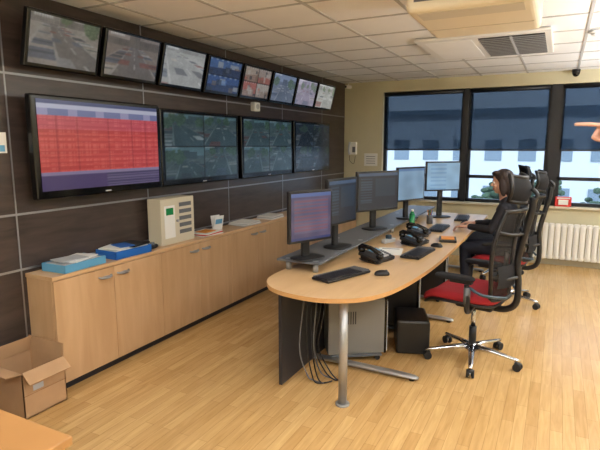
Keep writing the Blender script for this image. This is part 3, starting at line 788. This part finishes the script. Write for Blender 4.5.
# ---------------------------------------------------------------- outdoors
M_asph=mat('asphalt',C(165,170,174),.9,var=.1,vscale=.3)
M_fac=mat('white_facade',C(205,210,213),.8); M_facw=mat('facade_glass',C(120,136,148),.3)
M_leaf=mat('foliage',C(64,84,64),.9,var=.35,vscale=2); M_bark=mat('bark',C(90,72,58),.9)
b=B(); b.bb(-60,60,YB+2,90,-3.6,-3.5,M_asph); b.obj('street_ground')
b=B(); b.bb(-32,8,34,44,-3.5,3.6,M_fac)
for i in range(20):
    for j in range(2): b.bb(-31.5+i*1.95,-30.5+i*1.95,33.95,34,-2.2+j*2.9,-.9+j*2.9,M_facw)
b.bb(-32.2,8.2,33.6,44,3.6,3.9,M_facw); b.obj('office_building')
b=B(); b.bb(10,40,42,55,-3.5,6.5,M_fac)
for i in range(15):
    for j in range(4): b.bb(10.6+i*1.95,11.7+i*1.95,41.95,42,-2.4+j*2.2,-1.2+j*2.2,M_facw)
b.obj('office_building')
for (x,y,s) in ((-1.9,19,.95),(-.4,21.5,1.0),(1.8,20,1.0),(-9,24,.9),(4.5,26,1.1),(-14,28,.9)):
    b=B(); b.cyl((0,0,0),(0,0,2.9*s),.12*s,M_bark,.05*s)
    for k in range(6):
        a=k*1.05; b.cyl((0,0,(1.7+.15*k)*s),(.7*math.cos(a)*s,.7*math.sin(a)*s,(2.4+.2*k)*s),.05*s,M_bark,.02*s,seg=8)
    for k in range(150):
        a=random.uniform(0,2*PI); hz_=random.uniform(0,2); rr=random.uniform(.1,1.15)*math.sin(PI*(.15+.8*hz_/2))
        b.ell((rr*math.cos(a)*s,rr*math.sin(a)*s,(2.0+hz_)*s),(.15*s,.15*s,.09*s),M_leaf,R=Rx(random.uniform(-40,40)),seg=6)
    b.obj('street_tree',TR(x,y,-3.5))
cars=[(-6.5,14,M_white),(-5.5,20,M_lgrey),(-13,20,M_redp),(0,28,M_blue),(2.5,14,M_white)]
for (x,y,m) in cars:
    b=B(); b.box((0,0,.55),(4.2,1.75,.6),m,bev=.15,seg=3); b.box((-.1,0,1.05),(2.3,1.55,.6),M_facw,bev=.22,seg=3); b.box((-.1,0,1.33),(1.7,1.4,.06),m,bev=.02)
    for sx in(-1.3,1.3):
        for sy in(-.88,.88): b.cyl((sx,sy-.1,.32),(sx,sy+.1,.32),.32,M_rubber)
    b.obj('parked_car',TR(x,y,-3.5,5))

# ---------------------------------------------------------------- lights
def fill_panel(x,y,e,sx=1.18,sy=.58,col=(.97,.985,1)):  # fill light: ceiling panel added out of view to light the room
    b=B(); b.bb(-sx/2-.02,sx/2+.02,-sy/2-.02,sy/2+.02,-.012,0,M_white,.003); o=b.obj('added_fill_panel',TR(x,y,H-.006))
    l=bpy.data.lights.new('fill_panel','AREA'); l.shape='RECTANGLE'; l.size=sx; l.size_y=sy; l.energy=e; l.color=col
    lo=bpy.data.objects.new('fill_panel_glow',l); S.collection.objects.link(lo); lo.location=(0,0,-.02); lo.parent=o
for (x,y,e) in ((-1.2,1.5,24),(1.0,1.2,30),(-1.4,-.9,12),(1.0,-.7,26),(1.7,3.2,40),(1.8,5.2,42)): fill_panel(x,y,e)
def fill_uplighter(x,y,e):  # fill light: invented stand lamp, out of view, added to brighten the ceiling
    b=B(); b.cyl((0,0,0),(0,0,.025),.15,M_grey,.14); b.cyl((0,0,.02),(0,0,1.62),.014,M_silver)
    b.rings([[Vector((r*math.cos(2*PI*k/28),r*math.sin(2*PI*k/28),z)) for k in range(28)] for r,z in ((.02,1.60),(.10,1.63),(.17,1.70),(.20,1.78),(.192,1.78),(.16,1.71),(.09,1.645))],M_silver)
    o=b.obj('added_fill_uplighter',TR(x,y,0))
    l=bpy.data.lights.new('fill_uplight','AREA'); l.shape='DISK'; l.size=.22; l.energy=e; l.color=(.96,.98,1)
    lo=bpy.data.objects.new('fill_uplight_glow',l); S.collection.objects.link(lo); lo.location=(0,0,1.74); lo.rotation_euler=(PI,0,0); lo.parent=o
fill_uplighter(1.55,4.3,100); fill_uplighter(1.4,.3,85); fill_uplighter(-2.6,-1.2,85); fill_uplighter(1.6,6.6,70)
sn=bpy.data.lights.new('sun','SUN'); sn.energy=4.0; sn.angle=.02; so=bpy.data.objects.new('sun',sn); S.collection.objects.link(so)
so.rotation_euler=(math.radians(48),0,math.radians(20))
w=bpy.data.worlds.new('sky'); S.world=w; w.use_nodes=True
N=w.node_tree.nodes; L=w.node_tree.links; bg=N['Background']
tc=N.new('ShaderNodeTexCoord'); sx=N.new('ShaderNodeSeparateXYZ'); r=N.new('ShaderNodeValToRGB')
r.color_ramp.elements[0].position=.0; r.color_ramp.elements[0].color=(.80,.89,1,1)
r.color_ramp.elements[1].position=.6; r.color_ramp.elements[1].color=(.50,.68,.95,1)
L.new(tc.outputs['Generated'],sx.inputs[0]); L.new(sx.outputs['Z'],r.inputs['Fac']); L.new(r.outputs['Color'],bg.inputs['Color'])
bg.inputs['Strength'].default_value=1.8

# ---------------------------------------------------------------- camera
cd=bpy.data.cameras.new('camera'); co=bpy.data.objects.new('camera',cd); S.collection.objects.link(co)
co.location=(0,0,1.65); co.rotation_euler=(math.radians(81),0,math.radians(27)); cd.lens=30.24; cd.sensor_width=36
S.camera=co
